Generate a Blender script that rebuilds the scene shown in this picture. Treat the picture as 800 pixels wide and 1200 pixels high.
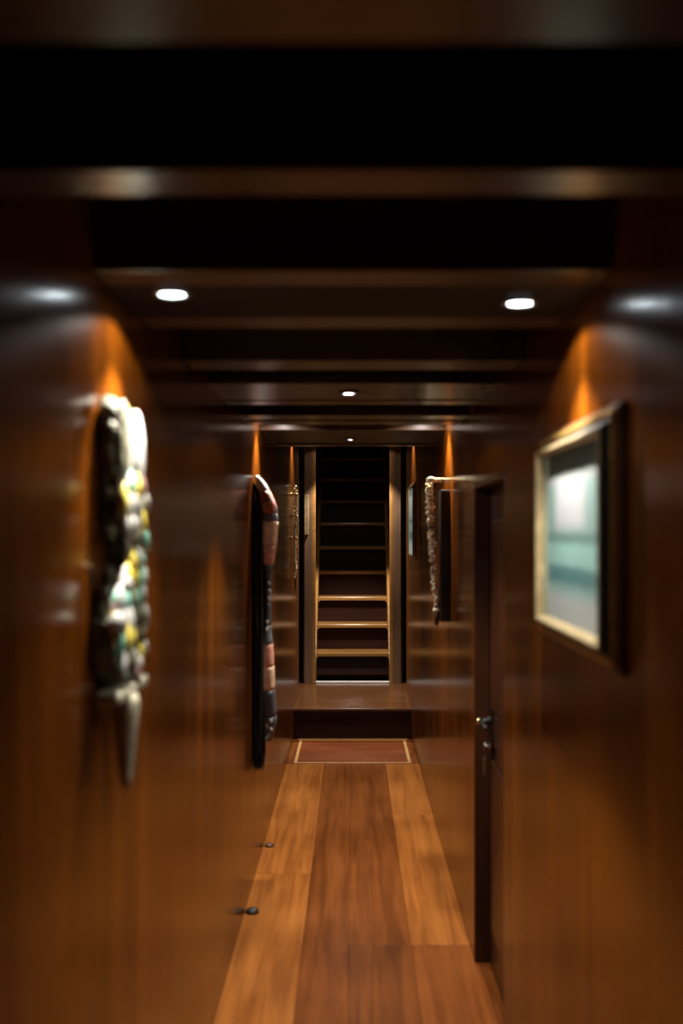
import bpy, bmesh, math, random
from mathutils import Vector, Matrix

random.seed(7)
for o in list(bpy.data.objects):
    bpy.data.objects.remove(o, do_unlink=True)
scene = bpy.context.scene
COL = scene.collection

# ------------------------------------------------------------------ camera
EYE = 1.525                      # eye height above the corridor floor
HW = 0.43                        # half width of the corridor
BEAM = EYE + 0.43                # underside of the ceiling beams
cam_d = bpy.data.cameras.new('camera')
cam = bpy.data.objects.new('camera', cam_d)
COL.objects.link(cam)
cam.location = (0, 0, EYE)
cam.rotation_euler = (math.radians(90), 0, 0)
cam_d.sensor_fit = 'VERTICAL'
cam_d.sensor_height = 36.0
cam_d.sensor_width = 24.0
cam_d.lens = 36.0
cam_d.shift_x = -13 / 1200
cam_d.shift_y = 22 / 1200
cam_d.clip_start = 0.02
cam_d.dof.use_dof = True
cam_d.dof.focus_distance = 8.9
cam_d.dof.aperture_fstop = 1.9
scene.camera = cam

# ------------------------------------------------------------------ world, exposure
w = bpy.data.worlds.new('world')
scene.world = w
w.use_nodes = True
bg = w.node_tree.nodes['Background']
bg.inputs[0].default_value = (0.6, 0.8, 1.0, 1)
bg.inputs[1].default_value = 0.0
vs = scene.view_settings
vs.view_transform = 'Standard'
vs.look = 'None'
vs.gamma = 1.0
vs.use_curve_mapping = False
vs.exposure = -0.05

LAMP_COL = (1.0, 0.95, 0.88)
LENS_COL = (0.82, 0.93, 1.0)


# ------------------------------------------------------------------ helpers
def link(name, me, mat=None, parent=None, loc=None):
    o = bpy.data.objects.new(name, me)
    COL.objects.link(o)
    if mat:
        me.materials.clear()
        me.materials.append(mat)
    if parent:
        o.parent = parent
    if loc:
        o.location = loc
    return o


def obj(name, bm, mat=None, parent=None, loc=None, smooth=False):
    bmesh.ops.recalc_face_normals(bm, faces=bm.faces[:])
    me = bpy.data.meshes.new(name)
    bm.to_mesh(me)
    bm.free()
    if smooth:
        for p in me.polygons:
            p.use_smooth = True
    return link(name, me, mat, parent, loc)


def box(bm, x0, x1, y0, y1, z0, z1, bevel=0.0, seg=2):
    r = bmesh.ops.create_cube(bm, size=1.0)
    vsx = r['verts']
    for v in vsx:
        v.co = Vector((x0 + (v.co.x + .5) * (x1 - x0), y0 + (v.co.y + .5) * (y1 - y0), z0 + (v.co.z + .5) * (z1 - z0)))
    if bevel:
        es = list({e for v in vsx for e in v.link_edges})
        bmesh.ops.bevel(bm, geom=es, offset=bevel, segments=seg, affect='EDGES', profile=0.5)


def one_box(name, mat, parent, *a, bevel=0.0, loc=None):
    bm = bmesh.new()
    box(bm, *a, bevel=bevel)
    return obj(name, bm, mat, parent, loc)


def lathe(bm, prof, n=24, axis='Z', c=(0, 0, 0)):
    """prof: list of (radius, height)."""
    rings = []
    for r, h in prof:
        ring = []
        for k in range(n):
            a = 2 * math.pi * k / n
            p = (r * math.cos(a), r * math.sin(a), h)
            if axis == 'X':
                p = (p[2], p[0], p[1])
            elif axis == 'Y':
                p = (p[0], p[2], p[1])
            ring.append(bm.verts.new((p[0] + c[0], p[1] + c[1], p[2] + c[2])))
        rings.append(ring)
    for a, b in zip(rings, rings[1:]):
        for k in range(n):
            bm.faces.new((a[k], a[(k + 1) % n], b[(k + 1) % n], b[k]))
    if prof[0][0] > 1e-6:
        bm.faces.new(rings[0])
    if prof[-1][0] > 1e-6:
        bm.faces.new(rings[-1])
    bmesh.ops.remove_doubles(bm, verts=bm.verts[:], dist=1e-6)


def blob(bm, c, r, sub=2, jitter=0.0):
    res = bmesh.ops.create_icosphere(bm, subdivisions=sub, radius=1.0)
    for v in res['verts']:
        j = 1 + random.uniform(-jitter, jitter)
        v.co = Vector((c[0] + v.co.x * r[0] * j, c[1] + v.co.y * r[1] * j, c[2] + v.co.z * r[2] * j))


def tube(bm, pts, rad, n=10):
    pts = [Vector(p) for p in pts]
    rings = []
    for i, p in enumerate(pts):
        d = (pts[min(i + 1, len(pts) - 1)] - pts[max(i - 1, 0)]).normalized()
        up = Vector((0, 0, 1)) if abs(d.z) < .9 else Vector((0, 1, 0))
        s = d.cross(up).normalized()
        t = s.cross(d)
        r = rad[i] if isinstance(rad, (list, tuple)) else rad
        rings.append([bm.verts.new(p + s * r * math.cos(2 * math.pi * k / n) + t * r * math.sin(2 * math.pi * k / n)) for k in range(n)])
    for a, b in zip(rings, rings[1:]):
        for k in range(n):
            bm.faces.new((a[k], a[(k + 1) % n], b[(k + 1) % n], b[k]))
    bm.faces.new(rings[0])
    bm.faces.new(rings[-1])


def empty(name, loc, label, cat, group=None):
    o = bpy.data.objects.new(name, None)
    o.empty_display_size = 0.05
    COL.objects.link(o)
    o.location = loc
    return tag(o, label, cat, group)


def tag(o, label, cat, group=None):
    o['label'] = label
    o['category'] = cat
    if group:
        o['group'] = group
    return o


def struct(o):
    o['kind'] = 'structure'
    return o


# ------------------------------------------------------------------ materials
def newmat(name):
    m = bpy.data.materials.new(name)
    m.use_nodes = True
    nt = m.node_tree
    return m, nt, nt.nodes, nt.links, nt.nodes['Principled BSDF']


def wood(name, dark, light, along='Z', rough=0.2, scale=1.0, bump=0.02, coat=0.0, coat_r=0.08, spec=0.5, var=0.0):
    m, nt, N, L, p = newmat(name)
    tc = N.new('ShaderNodeTexCoord')
    mp = N.new('ShaderNodeMapping')
    s = {'X': (0.7, 14, 14), 'Y': (14, 0.7, 14), 'Z': (14, 14, 0.7)}[along]
    mp.inputs['Scale'].default_value = [k * scale for k in s]
    L.new(tc.outputs['Object'], mp.inputs['Vector'])
    oi = N.new('ShaderNodeObjectInfo')
    off = N.new('ShaderNodeVectorMath')
    off.operation = 'SCALE'
    off.inputs[0].default_value = (17, 29, 11)
    L.new(oi.outputs['Random'], off.inputs['Scale'])
    L.new(off.outputs[0], mp.inputs['Location'])
    n1 = N.new('ShaderNodeTexNoise')
    n1.inputs['Scale'].default_value = 1.6
    n1.inputs['Detail'].default_value = 7
    n1.inputs['Roughness'].default_value = 0.62
    n1.inputs['Distortion'].default_value = 0.5
    L.new(mp.outputs[0], n1.inputs['Vector'])
    n2 = N.new('ShaderNodeTexNoise')
    n2.inputs['Scale'].default_value = 2.3
    n2.inputs['Detail'].default_value = 2
    L.new(tc.outputs['Object'], n2.inputs['Vector'])
    mixf = N.new('ShaderNodeMath')
    mixf.operation = 'MULTIPLY_ADD'
    L.new(n2.outputs['Fac'], mixf.inputs[0])
    mixf.inputs[1].default_value = 0.45
    add = N.new('ShaderNodeMath')
    add.operation = 'SUBTRACT'
    L.new(n1.outputs['Fac'], add.inputs[0])
    add.inputs[1].default_value = 0.225
    L.new(add.outputs[0], mixf.inputs[2])
    cr = N.new('ShaderNodeValToRGB')
    cr.color_ramp.elements[0].position = 0.34
    cr.color_ramp.elements[0].color = (*dark, 1)
    cr.color_ramp.elements[1].position = 0.66
    cr.color_ramp.elements[1].color = (*light, 1)
    L.new(mixf.outputs[0], cr.inputs['Fac'])
    hs = N.new('ShaderNodeHueSaturation')
    vm = N.new('ShaderNodeMapRange')
    vm.inputs['To Min'].default_value = 1 - var
    vm.inputs['To Max'].default_value = 1 + var
    L.new(oi.outputs['Random'], vm.inputs['Value'])
    L.new(vm.outputs[0], hs.inputs['Value'])
    L.new(cr.outputs[0], hs.inputs['Color'])
    L.new(hs.outputs[0], p.inputs['Base Color'])
    rr = N.new('ShaderNodeMapRange')
    rr.inputs['To Min'].default_value = rough * 0.8
    rr.inputs['To Max'].default_value = rough * 1.3
    L.new(n2.outputs['Fac'], rr.inputs['Value'])
    L.new(rr.outputs[0], p.inputs['Roughness'])
    p.inputs['Specular IOR Level'].default_value = spec
    p.inputs['Coat Weight'].default_value = coat
    p.inputs['Coat Roughness'].default_value = coat_r
    b = N.new('ShaderNodeBump')
    b.inputs['Strength'].default_value = bump
    b.inputs['Distance'].default_value = 0.02
    L.new(n1.outputs['Fac'], b.inputs['Height'])
    L.new(b.outputs[0], p.inputs['Normal'])
    return m


def plain(name, col, rough=0.4, metal=0.0, noise=0.25, nscale=30, bump=0.0, spec=0.5):
    m, nt, N, L, p = newmat(name)
    tc = N.new('ShaderNodeTexCoord')
    n = N.new('ShaderNodeTexNoise')
    n.inputs['Scale'].default_value = nscale
    n.inputs['Detail'].default_value = 4
    L.new(tc.outputs['Object'], n.inputs['Vector'])
    cr = N.new('ShaderNodeValToRGB')
    cr.color_ramp.elements[0].position = 0.3
    cr.color_ramp.elements[1].position = 0.7
    cr.color_ramp.elements[0].color = (*[c * (1 - noise) for c in col], 1)
    cr.color_ramp.elements[1].color = (*[min(1, c * (1 + noise)) for c in col], 1)
    L.new(n.outputs['Fac'], cr.inputs['Fac'])
    L.new(cr.outputs[0], p.inputs['Base Color'])
    p.inputs['Roughness'].default_value = rough
    p.inputs['Metallic'].default_value = metal
    p.inputs['Specular IOR Level'].default_value = spec
    if bump:
        b = N.new('ShaderNodeBump')
        b.inputs['Strength'].default_value = bump
        b.inputs['Distance'].default_value = 0.01
        L.new(n.outputs['Fac'], b.inputs['Height'])
        L.new(b.outputs[0], p.inputs['Normal'])
    return m


def patchwork(name, cols, scale, rough=0.5, bump=0.3, stretch=(1, 1, 1)):
    """painted patches of irregular colour cells."""
    m, nt, N, L, p = newmat(name)
    tc = N.new('ShaderNodeTexCoord')
    mp = N.new('ShaderNodeMapping')
    mp.inputs['Scale'].default_value = stretch
    L.new(tc.outputs['Object'], mp.inputs['Vector'])
    v = N.new('ShaderNodeTexVoronoi')
    v.inputs['Scale'].default_value = scale
    L.new(mp.outputs[0], v.inputs['Vector'])
    sep = N.new('ShaderNodeSeparateColor')
    L.new(v.outputs['Color'], sep.inputs[0])
    cr = N.new('ShaderNodeValToRGB')
    cr.color_ramp.interpolation = 'CONSTANT'
    e = cr.color_ramp.elements
    while len(e) < len(cols):
        e.new(0.5)
    for i, c in enumerate(cols):
        e[i].position = i / len(cols)
        e[i].color = (*c, 1)
    L.new(sep.outputs[0], cr.inputs['Fac'])
    L.new(cr.outputs[0], p.inputs['Base Color'])
    p.inputs['Roughness'].default_value = rough
    b = N.new('ShaderNodeBump')
    b.inputs['Strength'].default_value = bump
    b.inputs['Distance'].default_value = 0.006
    L.new(v.outputs['Distance'], b.inputs['Height'])
    L.new(b.outputs[0], p.inputs['Normal'])
    return m


def emitter(name, col, strength):
    m, nt, N, L, p = newmat(name)
    p.inputs['Base Color'].default_value = (*col, 1)
    p.inputs['Emission Color'].default_value = (*col, 1)
    p.inputs['Emission Strength'].default_value = strength
    return m


def glass_mat(name):
    m, nt, N, L, p = newmat(name)
    out = N['Material Output']
    t = N.new('ShaderNodeBsdfTransparent')
    g = N.new('ShaderNodeBsdfGlossy')
    g.inputs['Roughness'].default_value = 0.04
    f = N.new('ShaderNodeFresnel')
    f.inputs['IOR'].default_value = 1.45
    mx = N.new('ShaderNodeMixShader')
    ge = N.new('ShaderNodeNewGeometry')
    sb = N.new('ShaderNodeMath')
    sb.operation = 'SUBTRACT'
    sb.use_clamp = True
    L.new(f.outputs[0], sb.inputs[0])
    L.new(ge.outputs['Backfacing'], sb.inputs[1])
    L.new(sb.outputs[0], mx.inputs[0])
    L.new(t.outputs[0], mx.inputs[1])
    L.new(g.outputs[0], mx.inputs[2])
    L.new(mx.outputs[0], out.inputs['Surface'])
    return m


M = {}
M['wall'] = wood('varnished_wall_wood', (0.046, 0.0108, 0.0006), (0.148, 0.037, 0.0019), 'Z', rough=0.19, spec=.32, scale=0.45, bump=0.03)
M['backing'] = plain('dark_backing', (0.02, 0.009, 0.004), 0.6)
M['floor'] = wood('floor_board_wood', (0.11, 0.029, 0.005), (0.22, 0.064, 0.012), 'Y', rough=0.3, spec=.08, scale=1.0, bump=0.04, var=0.18)
M['floor_gold'] = wood('floor_board_gold', (0.20, 0.060, 0.010), (0.36, 0.122, 0.024), 'Y', rough=0.3, spec=.08, scale=1.0, bump=0.04, var=0.12)
M['hatch'] = wood('hatch_red_wood', (0.12, 0.026, 0.005), (0.22, 0.052, 0.010), 'X', spec=.16, rough=0.35, scale=0.8, bump=0.03)
M['inlay'] = wood('pale_inlay_wood', (0.45, 0.24, 0.07), (0.60, 0.34, 0.11), 'X', rough=0.35)
M['beam'] = wood('beam_wood', (0.03, 0.0125, 0.005), (0.065, 0.028, 0.012), 'X', rough=0.27, bump=0.03)
M['ceil'] = plain('black_stained_ceiling', (0.006, 0.004, 0.003), 0.6, noise=0.2, nscale=6, spec=.15)
M['ceilpan'] = wood('ceiling_panel_wood', (0.014, 0.007, 0.004), (0.024, 0.012, 0.007), 'X', spec=.25, rough=0.4, bump=0.02)
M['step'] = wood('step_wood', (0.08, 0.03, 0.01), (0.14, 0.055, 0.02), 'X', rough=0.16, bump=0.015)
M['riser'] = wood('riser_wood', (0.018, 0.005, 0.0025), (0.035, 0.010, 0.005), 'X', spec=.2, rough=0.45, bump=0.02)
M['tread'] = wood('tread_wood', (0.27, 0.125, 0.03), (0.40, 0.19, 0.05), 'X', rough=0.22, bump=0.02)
M['casing'] = wood('casing_wood', (0.13, 0.07, 0.036), (0.21, 0.115, 0.06), 'Z', rough=0.4, bump=0.02)
M['door'] = wood('door_wood', (0.025, 0.007, 0.0025), (0.05, 0.015, 0.005), 'Z', rough=0.3, scale=0.6)
M['black'] = plain('blackened_metal', (0.02, 0.018, 0.016), 0.35, 0.6)
M['brass'] = plain('aged_brass', (0.62, 0.48, 0.22), 0.25, 1.0, noise=0.15)
M['steel'] = plain('brushed_steel', (0.62, 0.6, 0.58), 0.28, 1.0, noise=0.1)
M['trim'] = plain('lamp_trim_grey', (0.18, 0.17, 0.165), 0.35, 0.8)
M['lens'] = emitter('lit_lens', LENS_COL, 22)
M['lens_lilac'] = emitter('lit_lens_lilac', (0.98, 0.86, 1.0), 14)

# ------------------------------------------------------------------ downlights
LENSES = {}


def downlight(x, y, z, power, label, lens='lens', r=0.023, size=151, blend=0.1, beam=92, bb=.65, spill=0.075):
    t = empty('downlight', (x, y, z), label, 'ceiling light', 'recessed downlights in the corridor ceiling')
    bm = bmesh.new()
    lathe(bm, [(r, 0.0), (r + .003, -0.004), (r + .011, -0.003), (r + .013, 0.0), (r + .011, 0.004), (r, 0.004), (r, 0.0)], 28)
    obj('trim_ring', bm, M['trim'], t, smooth=True)
    bm = bmesh.new()
    lathe(bm, [(0.0, -0.003), (r * .6, -0.0022), (r, 0.0), (r, 0.004), (0, 0.004)], 28)
    obj('lens', bm, M[lens], t, smooth=True)
    for nm, e, sz, bl in (('downlight_beam', power, beam, bb), ('downlight_spill', power * spill, size, blend)):
        ld = bpy.data.lights.new(nm, 'SPOT')
        ld.energy = e
        ld.color = LAMP_COL
        ld.spot_size = math.radians(sz)
        ld.spot_blend = bl
        ld.shadow_soft_size = 0.011
        lo = bpy.data.objects.new(nm, ld)
        COL.objects.link(lo)
        lo.parent = t
        lo.location = (0, 0, -0.022)
    return t


P = 80.0
downlight(-0.324, 1.84, BEAM - .0045, P * .9, 'bright round recessed ceiling light above the painted carving with the pale spike')
downlight(0.312, 1.912, BEAM - .0045, P * 1.05, 'bright round recessed ceiling light above the large gilt-framed teal picture')
downlight(-0.012, 3.2, BEAM, P * 1.0, 'round ceiling light in middle of the wide brown panel between beams', 'lens_lilac', .021, spill=.035)
downlight(-0.012, 5.21, EYE + .465, P * 0.7, 'small round ceiling light in middle of the last panel before the stairs', 'lens_lilac', .02, spill=.012)
downlight(-0.33, 4.58, EYE + .56, P, 'recessed ceiling light over the tall banded totem')
downlight(0.33, 4.58, EYE + .56, P, 'recessed ceiling light over the shell necklace on its bracket')
downlight(-0.33, 7.25, EYE + .80, P, 'recessed ceiling light over the thin beaded strand on three pegs', spill=.01)
downlight(0.33, 7.25, EYE + .80, P, 'recessed ceiling light over the small framed picture', spill=.01)
downlight(0.0, 8.58, EYE + .80, P * 2.2, 'recessed ceiling light over the foot of the staircase', beam=88, bb=.4, spill=.02)

# ------------------------------------------------------------------ floor
STEP_Y, STAIR_Y, LAND = 7.5, 8.76, 0.225
floor = struct(one_box('floor', M['backing'], None, -.60, .60, -1.6, STEP_Y + .02, -.06, -.022))
xs = [-.45, -.185, -.015, .215, .45]
joints = {0: [-1.6, 1.9, 4.55, 6.70], 1: [-1.6, 2.6, 6.70], 2: [-1.6, 3.77, 6.70], 3: [-1.6, 3.77, 5.5, 6.70]}
for k in range(4):
    js = joints[k]
    for a, b in zip(js, js[1:]):
        m = M['floor_gold'] if (k == 0 or (k == 3 and a > 1)) else M['floor']
        one_box('floor_board', m, floor, xs[k] + .0004, xs[k + 1] - .0004, a + .0004, b - .0004, -.022, 0, bevel=.0006)
# cross board between planking and hatch, board rim round the hatch
one_box('floor_board', M['floor'], floor, -.45, -.408, 6.7008, STEP_Y + .02, -.022, 0, bevel=.0012)
one_box('floor_board', M['floor'], floor, .408, .45, 6.7008, STEP_Y + .02, -.022, 0, bevel=.0012)
# floor of the doorway recess
one_box('threshold_board', M['floor'], floor, .4505, .57, 2.915, 3.63, -.022, 0, bevel=.0012)

h = empty('floor_hatch', (0, 7.1, 0), 'red-brown floor hatch with pale inlaid border before the step', 'hatch')
one_box('hatch_panel', M['hatch'], h, -.4065, .4065, -.398, .398, -.0215, 0.001, bevel=.001)
for (x0, x1, y0, y1) in [(-.385, .385, -.385, -.365), (-.385, .385, .33, .35), (-.385, -.365, -.365, .33), (.365, .385, -.365, .33)]:
    one_box('inlay_strip', M['inlay'], h, x0, x1, y0, y1, 0.0008, .003, bevel=.0005)
one_box('edge_strip', M['inlay'], h, -.4, .4, .38, .394, 0.0008, .003)

# ------------------------------------------------------------------ step and landing
land = one_box('landing', M['backing'], None, -.60, .60, STEP_Y + .021, STAIR_Y + .04, -.06, LAND - .02)
struct(land)
one_box('step_riser', M['riser'], land, -.4295, .4295, STEP_Y, STEP_Y + .02, 0.0, LAND - .021)
one_box('landing_board', M['step'], land, -.60, .60, STEP_Y - .012, STAIR_Y + .04, LAND - .02, LAND, bevel=.004)

# ------------------------------------------------------------------ walls
TOP = BEAM + .02
DOOR0, DOOR1, DOORH = 2.915, 3.63, 1.69
WALL_END = 8.2
CEILSPLIT = 5.6
TOP2 = EYE + 0.86


def wall_slab(name, side, segs):
    bm = bmesh.new()
    for (y0, y1, z0, z1) in segs:
        a, b = sorted((side * .451, side * .575))
        box(bm, a, b, y0, y1, z0, z1)
    return struct(obj(name, bm, M['backing']))


def panel(parent, side, y0, y1, z0, z1):
    a, b = sorted((side * HW, side * .45))
    one_box('wall_panel', M['wall'], parent, a, b, y0 + .0008, y1 - .0008, z0, z1, bevel=.0015)


HT = EYE + .70
wl = wall_slab('wall_left', -1, [(-1.6, WALL_END, -.02, HT), (5.4, WALL_END, HT, TOP2 + .4)])
for a, b in zip([-1.6, .35, 2.55, 4.55, 6.4], [.35, 2.55, 4.55, 6.4, 7.5]):
    panel(wl, -1, a, b, 0, TOP2 + .3 if a > 4.6 else HT - .05)
panel(wl, -1, 7.5, WALL_END, LAND, TOP2 + .3)
wr = wall_slab('wall_right', 1, [(-1.6, DOOR0 - .0, -.02, HT), (DOOR0, DOOR1, DOORH, HT), (DOOR1, WALL_END, -.02, HT), (5.4, WALL_END, HT, TOP2 + .4)])
for a, b in zip([-1.6, .9, DOOR1, 4.55, 6.4], [.9, DOOR0, 4.55, 6.4, 7.5]):
    panel(wr, 1, a, b, 0, TOP2 + .3 if a > 4.6 else HT - .05)
panel(wr, 1, DOOR0, DOOR1, DOORH, HT - .05)
panel(wr, 1, 7.5, WALL_END, LAND, TOP2 + .3)
struct(one_box('wall_back', M['wall'], None, -.6, .6, -1.72, -1.62, -.06, HT + .1))

# side niches beside the stairs
for nm, s in (('wall_niche_left', -1), ('wall_niche_right', 1)):
    bm = bmesh.new()
    a, b = sorted((s * .58, s * .63))
    box(bm, a, b, WALL_END - .06, STAIR_Y + .10, -.06, TOP2 + .4)
    struct(obj(nm, bm, M['door']))

# ------------------------------------------------------------------ door in the right wall
dr = struct(one_box('door_1', M['door'], None, .482, .522, DOOR0 + .002, DOOR1 - .002, 0.004, DOORH - .002, bevel=.003))
for z0, z1 in ((.16, .74), (.92, 1.56)):
    one_box('raised_panel', M['door'], dr, .472, .4825, DOOR0 + .13, DOOR1 - .13, z0, z1, bevel=.004)
one_box('door_stop', M['door'], dr, .4305, .4815, DOOR1 - .016, DOOR1 - .001, 0.003, DOORH - .003, bevel=.002)
one_box('door_head', M['door'], dr, .4305, .4815, DOOR0 + .003, DOOR1 - .017, DOORH - .018, DOORH - .001, bevel=.002)
# handle: plate, spindle, lever, knob, key with a tag
HY, HZ = DOOR1 - .105, EYE - .655
hd = one_box('handle_plate', M['black'], dr, .4745, .4822, HY - .024, HY + .024, HZ - .15, HZ + .05, bevel=.0035)
bm = bmesh.new()
lathe(bm, [(.017, .4746), (.017, .468), (.011, .464), (.0095, .442), (.0095, .434), (0, .434)], 20, 'X', (0, HY, HZ))
obj('spindle', bm, M['black'], hd, smooth=True)
bm = bmesh.new()
tube(bm, [(.440, HY + .006, HZ), (.439, HY - .03, HZ + .002), (.44, HY - .075, HZ + .0), (.446, HY - .11, HZ - .006)], [.0095, .009, .008, .0065], 12)
obj('lever', bm, M['black'], hd, smooth=True)
bm = bmesh.new()
blob(bm, (.434, HY, HZ), (.011, .012, .012), 2)
obj('knob_cap', bm, M['brass'], hd, smooth=True)
bm = bmesh.new()
lathe(bm, [(.011, .4748), (.011, .470), (.008, .468), (.003, .468)], 16, 'X', (0, HY, HZ - .085))
obj('keyhole_rose', bm, M['steel'], hd, smooth=True)
bm = bmesh.new()
tube(bm, [(.472, HY, HZ - .085), (.455, HY, HZ - .085)], .0035, 8)
lathe(bm, [(.012, .4515), (.013, .4535), (.012, .4555)], 14, 'X', (0, HY, HZ - .085))
obj('key', bm, M['steel'], hd, smooth=True)
bm = bmesh.new()
tube(bm, [(.4535, HY, HZ - .097), (.4535, HY - .002, HZ - .125)], .0015, 6)
box(bm, .451, .456, HY - .014, HY + .012, HZ - .185, HZ - .125, bevel=.002)
obj('key_tag', bm, M['steel'], hd)

# ------------------------------------------------------------------ ceiling
ceil = struct(one_box('ceiling', M['ceil'], None, -.60, .60, -1.7, CEILSPLIT, BEAM + .27, BEAM + .32))
X = .4292
beams = [(-1.3, -1.2), (-.75, -.65), (-.2, -.1), (.32, .42), (.80, .905), (1.222, 1.316), (1.697, 1.798), (2.064, 2.177), (2.593, 2.745), (3.40, 3.50), (3.82, 3.97), (4.03, 4.16)]
for a, b in beams:
    one_box('beam', M['beam'], ceil, -X, X, a, b, BEAM, BEAM + .269, bevel=.004)
# dropped panels that carry the lamps (boards run across the corridor)
one_box('ceiling_panel', M['ceil'], ceil, -X, X, 1.7995, 2.0625, BEAM + .0005, BEAM + .03)
one_box('ceiling_panel', M['beam'], ceil, -X, X, 3.017, 3.3985, BEAM + .004, BEAM + .03)
one_box('ceiling_panel', M['ceilpan'], ceil, -X, X, 4.76, 5.5, EYE + .469, EYE + .50)
one_box('ceiling_panel', M['ceilpan'], ceil, -X, X, 4.32, 4.745, EYE + .564, EYE + .59)
one_box('beam', M['beam'], ceil, -X, X, 4.7455, 4.7595, EYE + .467, BEAM + .269)
one_box('beam', M['beam'], ceil, -X, X, 5.501, 5.6, EYE + .46, TOP2 + .03, bevel=.004)
ch = struct(one_box('ceiling_landing', M['ceil'], None, -.64, .64, 5.605, 9.0, EYE + .804, EYE + .86))

# ------------------------------------------------------------------ staircase
RISE, RUN, NS, SW = .2305, .228, 10, .314
st = empty('staircase', (0, STAIR_Y, LAND), 'steep wooden staircase with golden nosings and dark red risers', 'staircase')
# foot strip
one_box('foot_strip', plain('pale_metal_strip', (.85, .83, .78), .35, .35, noise=.05), st, -SW, SW, -.03, .02, .0005, .014, bevel=.003)


def nosing_mesh():
    """rounded lip with small coved corners below its ends, in x-z, extruded along y."""
    bm = bmesh.new()
    pts = [(-SW, 0), (SW, 0), (SW, -.055)]
    for k in range(5):
        a = math.pi / 2 * k / 4
        pts.append((SW - .024 + .022 * (math.cos(a)) - 0.0, -.055 + .022 * math.sin(a)))
    for k in range(5):
        a = math.pi / 2 * (1 - k / 4)
        pts.append((-SW + .024 - .022 * math.cos(a), -.055 + .022 * math.sin(a)))
    pts.append((-SW, -.055))
    f = [bm.verts.new((x, 0, z)) for x, z in pts]
    b = [bm.verts.new((x, .024, z)) for x, z in pts]
    bm.faces.new(f)
    bm.faces.new(b[::-1])
    n = len(pts)
    for k in range(n):
        bm.faces.new((f[k], b[k], b[(k + 1) % n], f[(k + 1) % n]))
    es = [e for e in bm.edges if all(abs(v.co.y) < 1e-6 and abs(v.co.z) < 1e-6 for v in e.verts)]
    bmesh.ops.bevel(bm, geom=es, offset=.012, segments=4, affect='EDGES', profile=.5)
    bmesh.ops.recalc_face_normals(bm, faces=bm.faces[:])
    me = bpy.data.meshes.new('nosing')
    bm.to_mesh(me)
    bm.free()
    return me


nm_ = nosing_mesh()
for i in range(1, NS + 1):
    y, z = RUN * i, RISE * i
    if i == NS:
        tr = one_box('tread', M['tread'], st, -SW, SW, 0.024, RUN + .3, -.026, 0, loc=(0, y, z))
    else:
        tr = one_box('tread', M['tread'], st, -SW, SW, 0.024, RUN + .045, -.026, 0, loc=(0, y, z))
    link('nosing', nm_, M['tread'], tr)
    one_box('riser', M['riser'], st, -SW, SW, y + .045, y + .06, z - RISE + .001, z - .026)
one_box('kick_rail', M['door'], st, -SW, SW, RUN + .028, RUN + .045, .028, .085, bevel=.003)
for s in (-1, 1):
    a, b = sorted((s * (SW + .001), s * .345))
    bm = bmesh.new()
    q = [(-.0, 0), (.22, 0), (RUN * NS + .5, RISE * NS), (RUN * NS + .5, RISE * NS + .06), (RUN * 9.6, RISE * 10 + .06), (0, .16)]
    f = [bm.verts.new((a, y, z)) for y, z in q]
    g = [bm.verts.new((b, y, z)) for y, z in q]
    bm.faces.new(f)
    bm.faces.new(g[::-1])
    for k in range(len(q)):
        bm.faces.new((f[k], g[k], g[(k + 1) % len(q)], f[(k + 1) % len(q)]))
    obj('stringer', bm, M['tread'], st)
# casing posts either side of the stairs (face the corridor)
for nm, s in (('trim_1', -1), ('trim_2', 1)):
    a, b = sorted((s * .3455, s * .412))
    c = struct(one_box(nm, M['casing'], None, a, b, STAIR_Y - .05, STAIR_Y + .03, LAND, TOP2 - .06, bevel=.004))
    a, b = sorted((s * (SW + .002), s * .345))
    one_box('casing_edge', M['tread'], c, a, b, STAIR_Y - .045, STAIR_Y - .002, LAND, TOP2 - .06, bevel=.004)
# stairwell shell
for nm, s in (('wall_stair_left', -1), ('wall_stair_right', 1)):
    a, b = sorted((s * .3465, s * .43))
    struct(one_box(nm, M['door'], None, a, b, STAIR_Y + .032, 12.2, 0, 4.2))
struct(one_box('wall_stair_end', M['door'], None, -.6, .6, 12.2, 12.3, 0, 4.2))
struct(one_box('ceiling_stair', M['ceil'], None, -.6, .6, 9.01, 12.3, 4.2, 4.3))
struct(one_box('wall_stair_header', M['door'], None, -.6, .6, 9.005, 9.06, EYE + .80, 4.2))
pl = tag(one_box('plaque', plain('tan_plaque_wood', (.26, .17, .08), .4), None, -.019, .019, -.012, 0, -.17, .17, bevel=.003,
                 loc=(-.392, STAIR_Y - .0505, EYE + .135)), 'narrow tan wooden plaque on the post left of the staircase', 'plaque')

# ------------------------------------------------------------------ framed pictures
def ring_strip(bm, p0, p1, W, H):
    """sloped rectangular frame strip between two profile points (inset, depth); local: x = out of wall, y = width, z = height."""
    def cs(p):
        i, d = p
        return [bm.verts.new((d, y, z)) for y, z in ((-W / 2 + i, -H / 2 + i), (W / 2 - i, -H / 2 + i), (W / 2 - i, H / 2 - i), (-W / 2 + i, H / 2 - i))]
    a, b = cs(p0), cs(p1)
    for k in range(4):
        bm.faces.new((a[k], a[(k + 1) % 4], b[(k + 1) % 4], b[k]))


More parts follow.
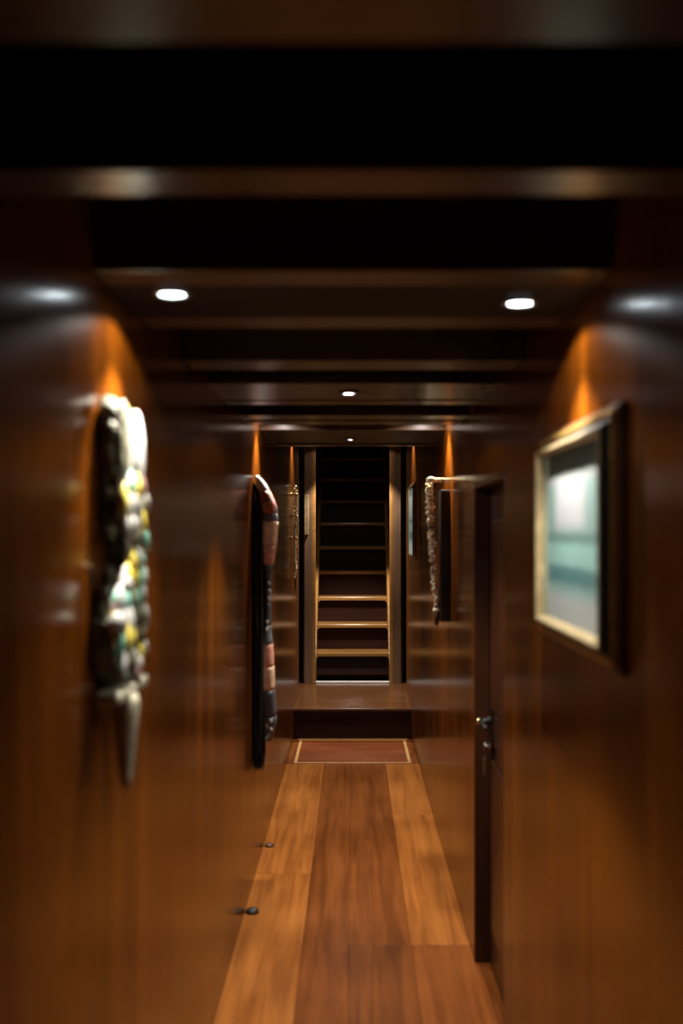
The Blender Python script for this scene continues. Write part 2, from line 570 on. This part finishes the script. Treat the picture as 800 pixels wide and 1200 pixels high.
def print_mat():
    m, nt, N, L, p = newmat('teal_seascape_print')
    tc = N.new('ShaderNodeTexCoord')
    sp = N.new('ShaderNodeSeparateXYZ')
    L.new(tc.outputs['Generated'], sp.inputs[0])
    ns = N.new('ShaderNodeTexNoise')
    ns.inputs['Scale'].default_value = 9
    L.new(tc.outputs['Generated'], ns.inputs['Vector'])
    ad = N.new('ShaderNodeMath')
    ad.operation = 'MULTIPLY_ADD'
    ad.inputs[1].default_value = 0.03
    L.new(ns.outputs['Fac'], ad.inputs[0])
    L.new(sp.outputs['Z'], ad.inputs[2])
    cr = N.new('ShaderNodeValToRGB')
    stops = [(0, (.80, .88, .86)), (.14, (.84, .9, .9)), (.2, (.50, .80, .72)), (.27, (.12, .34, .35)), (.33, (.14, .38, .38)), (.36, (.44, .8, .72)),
             (.46, (.44, .78, .70)), (.49, (.22, .42, .38)), (.52, (.26, .48, .44)), (.55, (.54, .82, .75)), (.80, (.56, .82, .75)), (.86, (.9, .95, .93)), (.9, (.30, .38, .30)), (1, (.16, .20, .14))]  # dark olive top end: shade of the frame's top rail painted in
    stops = [(q, tuple(v * (.62 if q < .5 else .40) for v in c)) for q, c in stops]  # upper half coloured darker to even out the downlight's bright falloff
    e = cr.color_ramp.elements
    while len(e) < len(stops):
        e.new(.5)
    for k, (q, c) in enumerate(stops):
        e[k].position = q
        e[k].color = (*c, 1)
    L.new(ad.outputs[0], cr.inputs['Fac'])
    # white sail-like patch
    def band(sock, lo, hi, s):
        a = N.new('ShaderNodeMapRange'); a.interpolation_type = 'SMOOTHSTEP'
        a.inputs['From Min'].default_value = lo - s; a.inputs['From Max'].default_value = lo + s
        L.new(sock, a.inputs['Value'])
        b = N.new('ShaderNodeMapRange'); b.interpolation_type = 'SMOOTHSTEP'
        b.inputs['From Min'].default_value = hi - s; b.inputs['From Max'].default_value = hi + s
        b.inputs['To Min'].default_value = 1; b.inputs['To Max'].default_value = 0
        L.new(sock, b.inputs['Value'])
        c = N.new('ShaderNodeMath'); c.operation = 'MULTIPLY'
        L.new(a.outputs[0], c.inputs[0]); L.new(b.outputs[0], c.inputs[1])
        return c.outputs[0]
    by = band(sp.outputs['Y'], .22, .70, .06)
    bz = band(sp.outputs['Z'], .55, .82, .05)
    mu = N.new('ShaderNodeMath'); mu.operation = 'MULTIPLY'
    L.new(by, mu.inputs[0]); L.new(bz, mu.inputs[1])
    mx = N.new('ShaderNodeMixRGB')
    mx.inputs[2].default_value = (.42, .43, .44, 1)
    L.new(mu.outputs[0], mx.inputs[0]); L.new(cr.outputs[0], mx.inputs[1])
    # pale mat margins at both sides
    bm_ = band(sp.outputs['Y'], .07, .93, .01)
    mx2 = N.new('ShaderNodeMixRGB')
    mx2.inputs[1].default_value = (.22, .37, .31, 1)
    L.new(bm_, mx2.inputs[0]); L.new(mx.outputs[0], mx2.inputs[2])
    L.new(mx2.outputs[0], p.inputs['Base Color'])
    p.inputs['Roughness'].default_value = .6
    return m


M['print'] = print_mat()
M['frame_dark'] = wood('frame_dark_wood', (.05, .022, .009), (.09, .04, .016), 'Z', rough=.3)
M['gilt'] = plain('gilt', (.62, .42, .12), .32, .85, noise=.25, nscale=60)
M['frame_black'] = plain('frame_black', (.012, .009, .007), .35)
M['rim'] = plain('cream_gilt_rim', (.24, .185, .095), .4, .4, noise=.25, nscale=50)
M['glass'] = glass_mat('picture_glass')


def picture(loc, W, H, tilt, label, k=1.0, depth=.020, pane=True):
    t = empty('framed_picture', loc, label, 'picture')
    t.rotation_euler = (0, tilt, math.pi)      # local +x points out of the right wall
    def part(name, mat, prof, closed=True):
        bm = bmesh.new()
        q = [(i * k, d * k) for i, d in prof]
        for a, b in zip(q, q[1:]):
            ring_strip(bm, a, b, W, H)
        bmesh.ops.remove_doubles(bm, verts=bm.verts[:], dist=1e-6)
        return obj(name, bm, M[mat], t)
    part('outer_moulding', 'frame_dark', [(.012, 0), (0, 0), (0, .008), (.003, .012), (.010, .013), (.012, .013), (.012, 0)])
    part('gilt_step', 'gilt', [(.012, .002), (.012, .020), (.014, .022), (.021, .021), (.021, .002), (.012, .002)])
    part('cove', 'frame_black', [(.021, .002), (.021, .016), (.026, .020), (.033, .030), (.036, .034), (.036, .002), (.021, .002)])
    part('inner_rim', 'rim', [(.036, .004), (.036, .035), (.039, .038), (.043, .038), (.046, .034), (.051, .026), (.051, .004), (.036, .004)])
    bm = bmesh.new()
    i = .051 * k
    box(bm, .002, depth * k, -W / 2 + i, W / 2 - i, -H / 2 + i, H / 2 - i)
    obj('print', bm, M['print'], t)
    if not pane:
        return t
    bm = bmesh.new()
    box(bm, (depth + .002) * k, (depth + .0035) * k, -W / 2 + i, W / 2 - i, -H / 2 + i, H / 2 - i)
    obj('glass_pane', bm, M['glass'], t)
    return t


picture((HW, 1.92, EYE - .012), .635, .434, 0, 'large gilt-and-dark framed teal picture on the wall before the door')
picture((HW - .0005, 7.2, EYE + .07), .56, .53, math.radians(0), 'small framed pale teal picture on the wall beside the landing', .62, .034, pane=False)

# ------------------------------------------------------------------ painted carving (left wall, near)
M['carve_face'] = patchwork('painted_carving', [(.40, .385, .35), (.34, .33, .28), (.08, .30, .20), (.42, .32, .04), (.42, .40, .39), (.28, .19, .18), (.12, .12, .05), (.36, .34, .31)], 38, .5, .5, (1, 1, .55))
M['carve_olive'] = plain('olive_carved_edge', (.10, .09, .045), .7, noise=.6, nscale=45, bump=.6)
M['carve_white'] = plain('chalk_white_paint', (.38, .365, .33), .55, noise=.2, nscale=40, bump=.3)
M['carve_green'] = plain('mint_green_paint', (.20, .50, .38), .4, noise=.3, nscale=40)
M['carve_yellow'] = plain('yellow_paint', (.62, .50, .08), .4, noise=.3, nscale=40)
M['bone'] = plain('bone_spike', (.40, .37, .26), .6, noise=.35, nscale=28, bump=.3)


def slab(bm, outline, x0, x1, bev):
    f = [bm.verts.new((x0, y, z)) for y, z in outline]
    b = [bm.verts.new((x1, y, z)) for y, z in outline]
    bm.faces.new(f)
    bm.faces.new(b[::-1])
    n = len(outline)
    for k in range(n):
        bm.faces.new((f[k], b[k], b[(k + 1) % n], f[(k + 1) % n]))
    bmesh.ops.recalc_face_normals(bm, faces=bm.faces[:])
    if bev:
        es = [e for e in bm.edges if all(abs(v.co.x - x1) < 1e-6 for v in e.verts)]
        bmesh.ops.bevel(bm, geom=es, offset=bev, segments=3, affect='EDGES', profile=.5)


CY, CZ = 1.82, EYE
cv = empty('wall_carving', (-HW + .002, CY, CZ), 'painted carved ornament in white, green and yellow with a pale spike below', 'wall carving')
outl = [(1.722, .06), (1.718, .15), (1.725, .205), (1.75, .232), (1.785, .232), (1.83, .222), (1.88, .208), (1.915, .165), (1.93, .08), (1.932, -.06), (1.93, -.18), (1.926, -.262),
        (1.84, -.272), (1.75, -.268), (1.70, -.24), (1.672, -.20), (1.668, -.15), (1.69, -.112), (1.745, -.085), (1.785, -.06), (1.792, -.02), (1.77, .01), (1.735, .025)]
outl = [(y - CY, z) for y, z in outl]
bm = bmesh.new()
slab(bm, outl, .002, .030, .024)
obj('carved_board', bm, M['carve_olive'], cv)
cy_, cz_ = sum(p[0] for p in outl) / len(outl), sum(p[1] for p in outl) / len(outl)
bm = bmesh.new()
slab(bm, [(cy_ + (y - cy_) * .9, cz_ + (z - cz_) * .955) for y, z in outl], .0305, .037, .005)
obj('painted_face', bm, M['carve_face'], cv)
# white upper leaf lobe
bm = bmesh.new()
blob(bm, (.034, .045, .145), (.013, .047, .075), 3)
obj('leaf_lobe', bm, M['carve_white'], cv, smooth=True)
bm = bmesh.new()
blob(bm, (.034, -.06, .135), (.010, .036, .092), 3)
obj('leaf_lobe', bm, M['carve_olive'], cv, smooth=True)
# carved leaves, overlapping in rows over the painted face
def leaf(bm, c, ln, wd, ht, ang):
    n, mseg = 8, 7
    rings = []
    for q in range(mseg):
        t = q / (mseg - 1)
        u = (t - .5) * ln
        r = math.sin(math.pi * min(max(t, .03), .985)) ** .7
        ring = []
        for k in range(n):
            a = 2 * math.pi * k / n
            b_ = math.cos(a) * wd * r
            h_ = math.sin(a) * ht * r
            ring.append(bm.verts.new((c[0] + h_ + ht * .5 * t, c[1] + u * math.cos(ang) - b_ * math.sin(ang), c[2] + u * math.sin(ang) + b_ * math.cos(ang))))
        rings.append(ring)
    for a, b in zip(rings, rings[1:]):
        for k in range(n):
            bm.faces.new((a[k], a[(k + 1) % n], b[(k + 1) % n], b[k]))
    bm.faces.new(rings[0])
    bm.faces.new(rings[-1])


def inside(y, z, poly):
    c = False
    for (y0, z0), (y1, z1) in zip(poly, poly[1:] + poly[:1]):
        if (z0 > z) != (z1 > z) and y < (y1 - y0) * (z - z0) / (z1 - z0) + y0:
            c = not c
    return c


M['carve_pink'] = plain('dull_pink_paint', (.30, .17, .16), .5, noise=.3, nscale=40)
small = [(cy_ + (y - cy_) * .86, cz_ + (z - cz_) * .94) for y, z in outl]
row = 0
z = .085
while z > -.26:
    for q in range(7):
        y = -.145 + q * .042 + (row % 2) * .021
        if not inside(y, z, small):
            continue
        m = random.choices(['carve_white', 'carve_green', 'carve_yellow', 'carve_pink', 'carve_olive'], [5, 2.2, 2, 1.2, 1.4])[0]
        bm = bmesh.new()
        leaf(bm, (.037 + random.uniform(-.001, .003), y, z + random.uniform(-.006, .006)), random.uniform(.05, .072), random.uniform(.011, .015), .008,
             -math.pi / 2 + (y - cy_) * 5 + random.uniform(-.35, .35))
        obj('carved_leaf', bm, M[m], cv, smooth=True)
    z -= .034
    row += 1
for (x, y, z, rx, ry, rz) in [(.034, -.055, .04, .012, .022, .016), (.038, -.125, -.155, .016, .024, .022), (.036, .035, -.24, .012, .026, .018), (.035, -.05, -.095, .013, .02, .018)]:
    bm = bmesh.new()
    blob(bm, (x, y, z), (rx, ry, rz), 2, .06)
    obj('knob', bm, M['carve_white'], cv, smooth=True)
for k in range(13):                                  # gadrooned near edge
    if k == 7:
        continue
    t = k / 12
    y = -.103 if k < 7 else -.146 + .03 * abs(t - .8) * 5
    z = .20 - .405 * t
    bm = bmesh.new()
    blob(bm, (.017 + random.uniform(-.003, .004), y + .012 + random.uniform(-.006, .006), z + random.uniform(-.008, .008)), (.013, .014, random.uniform(.012, .022)), 2, .12)
    obj('edge_bead', bm, M['carve_olive'], cv, smooth=True)
for z in (.12, -.2):
    one_box('wall_mount', M['black'], cv, -.002, .003, -.02, .04, z - .02, z + .02)
bm = bmesh.new()
box(bm, .002, .043, -.13, .115, -.292, -.268, bevel=.008, seg=3)
obj('ledge', bm, M['bone'], cv)
bm = bmesh.new()
lathe(bm, [(.0, -.452), (.008, -.448), (.013, -.42), (.019, -.36), (.024, -.30), (.02, -.285), (0, -.28)], 18, 'Z', (.032, -.03, 0))
obj('spike', bm, M['bone'], cv, smooth=True)

# ------------------------------------------------------------------ banded totem (left wall, mid)
TY = 4.45
tt = empty('wall_totem', (-HW, TY, EYE), 'tall slender totem banded in pink-red, tan and charcoal with black tassel', 'wall carving')
prof = [  # y pixel, left x, right x in the photograph's proportions
    (558, 299, 304), (566, 300, 311), (578, 303, 318), (592, 305, 324), (602, 307, 325), (611, 307, 326), (640, 307.5, 324), (661, 309, 320.5), (664, 310, 318.5), (690, 312, 318),
    (720, 311.5, 317.5), (740, 310.5, 317.5), (754, 308, 319.5), (780, 305.5, 321), (800, 306, 321.5), (808, 306.5, 322), (835, 308, 324), (846, 308, 324), (866, 310, 319)]


def sect(y):
    for a, b in zip(prof, prof[1:]):
        if a[0] <= y <= b[0]:
            t = (y - a[0]) / (b[0] - a[0])
            xl, xr = a[1] + (b[1] - a[1]) * t, a[2] + (b[2] - a[2]) * t
            s = TY / 1200
            return ((xl + xr) / 2 - 413) * s + HW, (xr - xl) / 2 * s, (622 - y) * s


tot_cols = {'grey_white': (.42, .40, .38), 'pink_red': (.45, .14, .10), 'charcoal': (.07, .07, .075), 'tan': (.85, .5, .3), 'slate': (.17, .18, .19), 'salmon': (.82, .36, .24)}
for k_, c_ in tot_cols.items():
    M['tot_' + k_] = plain('totem_' + k_, c_, .42, noise=.3, nscale=35, bump=.2)
M['tot_check'] = patchwork('totem_check', [(.68, .22, .16), (.22, .07, .06), (.62, .27, .21), (.45, .38, .35)], 30, .45, .2, (1, 1, .8))
bands = [(558, 575, 'grey_white', 'crown'), (575, 602, 'check', 'band'), (602, 611, 'slate', 'band'), (611, 640, 'tan', 'band'), (640, 661, 'salmon', 'band'), (661, 690, 'charcoal', 'band'),
         (690, 706, 'slate', 'band'), (706, 732, 'charcoal', 'band'), (732, 754, 'slate', 'band'), (754, 780, 'salmon', 'band'), (780, 807, 'tan', 'band'), (807, 838, 'charcoal', 'band'), (838, 866, 'charcoal', 'foot')]
for y0, y1, c, nm in bands:
    bm = bmesh.new()
    n, ks = 20, 7
    rings = []
    for j in range(ks):
        y = y0 + (y1 - y0) * j / (ks - 1)
        cx, hx, z = sect(min(max(y, 558.01), 865.99))
        e = 1 - .04 * (j in (0, ks - 1))
        hy = .045 + hx * .55
        sq = lambda v: math.copysign(abs(v) ** .55, v)
        rings.append([bm.verts.new((cx + hx * e * sq(math.cos(2 * math.pi * q / n)), hy * e * sq(math.sin(2 * math.pi * q / n)), z)) for q in range(n)])
    for a, b in zip(rings, rings[1:]):
        for q in range(n):
            bm.faces.new((a[q], a[(q + 1) % n], b[(q + 1) % n], b[q]))
    bm.faces.new(rings[0])
    bm.faces.new(rings[-1])
    obj(nm, bm, M['tot_' + c], tt, smooth=True)
# white studs
for (yp, dx) in [(683, .6), (692, .8), (701, .5), (728, -.2), (737, -.4), (842, .6), (848, -.4), (852, .9), (859, .3), (862, -.5)]:
    cx, hx, z = sect(yp)
    bm = bmesh.new()
    blob(bm, (cx + hx * .5 * dx, -.045 - hx * .5, z), (.008, .012, .012), 2)
    obj('stud', bm, M['carve_white'], tt, smooth=True)
bm = bmesh.new()
tube(bm, [(0, 0, .18), (.03, 0, .18), (.055, 0, .165)], .007, 8)
obj('wall_hook', bm, M['black'], tt)
bm = bmesh.new()
tube(bm, [(0, 0, -.62), (.03, 0, -.62), (.055, 0, -.62)], .007, 8)
obj('wall_hook', bm, M['black'], tt)
# black fibre tassel behind
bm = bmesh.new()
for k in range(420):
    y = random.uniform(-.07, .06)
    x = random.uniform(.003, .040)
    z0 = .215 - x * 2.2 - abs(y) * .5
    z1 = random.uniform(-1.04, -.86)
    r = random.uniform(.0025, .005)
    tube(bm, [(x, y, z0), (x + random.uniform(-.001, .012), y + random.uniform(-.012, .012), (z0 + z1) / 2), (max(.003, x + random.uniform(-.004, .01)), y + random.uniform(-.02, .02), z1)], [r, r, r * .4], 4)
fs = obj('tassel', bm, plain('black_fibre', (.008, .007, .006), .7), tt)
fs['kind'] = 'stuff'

# ------------------------------------------------------------------ shell necklace on bracket (right wall, mid)
M['shell'] = patchwork('shell_beads', [(.80, .72, .52), (.5, .4, .2), (.85, .8, .68), (.16, .11, .05), (.66, .55, .28)], 55, .3, .4)
M['shell_dark'] = plain('dark_seed', (.06, .035, .015), .3)
NY = 4.56
nk = empty('shell_necklace', (HW, NY, EYE), 'long shell and bead necklace hanging from a pale bracket beside the door', 'necklace')
bm = bmesh.new()
box(bm, -.098, -.072, -.05, .05, .212, .238, bevel=.006)
box(bm, -.08, 0, -.012, .012, .216, .234, bevel=.004)
obj('bracket', bm, M['shell'], nk)


one_box('backboard', plain('black_board', (.012, .008, .006), .4), nk, -.042, 0, -.055, .055, -.40, .18, bevel=.004)


def beads(bm, path, r0, r1, step, size=1):
    for k in range(len(path)):
        p = path[k]
        for q in range(2):
            r = random.uniform(r0, r1)
            blob(bm, (p[0] + random.uniform(-.006, .006), p[1] + random.uniform(-.008, .008), p[2] + random.uniform(-.004, .004)), (r, r * random.uniform(.8, 1.3), r * random.uniform(.7, 1.2)), 1)


for sgn in (-1, 1):
    path = []
    n = 46
    for k in range(n):
        t = k / (n - 1)
        path.append((-.088 + .034 * t ** 1.5, sgn * .045 * (1 - t ** 3) + random.uniform(-.003, .003), .205 - .56 * t))
    bm = bmesh.new()
    beads(bm, path, .007, .016, .012)
    s = obj('bead_strand', bm, M['shell'], nk, smooth=True)
    s['kind'] = 'stuff'
bm = bmesh.new()
lathe(bm, [(0, -.425), (.008, -.415), (.014, -.39), (.010, -.36), (0, -.352)], 12, 'Z', (-.056, 0, 0))
obj('pendant', bm, M['shell_dark'], nk, smooth=True)

# ------------------------------------------------------------------ thin beaded strand on three pegs (left wall, landing)
BY = 7.2
bs = empty('beaded_strand', (-HW, BY, EYE), 'thin pale beaded strand hung on three brass pegs by the stairs', 'ornament')
for z in (.255, .10, -.05):
    bm = bmesh.new()
    lathe(bm, [(.014, 0), (.014, .004), (.006, .008), (.006, .036), (.009, .04), (.009, .046), (0, .048)], 14, 'X', (0, 0, z))
    obj('peg', bm, M['brass'], bs, smooth=True)
bm = bmesh.new()
beads(bm, [(.028 + .004 * math.sin(k * .5), 0.012 * math.sin(k * .37), .31 - k * .0135) for k in range(48)], .005, .009, .01)
s = obj('bead_string', bm, M['shell'], bs, smooth=True)
s['kind'] = 'stuff'
bm = bmesh.new()
lathe(bm, [(0, -.42), (.004, -.415), (.005, -.36), (.004, -.335), (0, -.33)], 8, 'Z', (.028, 0, 0))
obj('pendant', bm, M['black'], bs, smooth=True)

# ------------------------------------------------------------------ small plugs at the foot of the left wall
for (y, x, col, lab, sz) in [(4.09, -.401, (.02, .016, .013), 'small black rubber floor stop at the foot of the wall', 1.0),
                             (4.95, -.403, (.09, .035, .018), 'small dark brown wooden floor stop at the foot of the wall', .85)]:
    bm = bmesh.new()
    lathe(bm, [(.027 * sz, 0), (.027 * sz, .008 * sz), (.022 * sz, .015 * sz), (.012 * sz, .019 * sz), (0, .02 * sz)], 20)
    tag(obj('floor_stop', bm, plain('stop_' + str(int(y * 10)), col, .5), None, (x, y, 0), smooth=True), lab, 'floor stop')
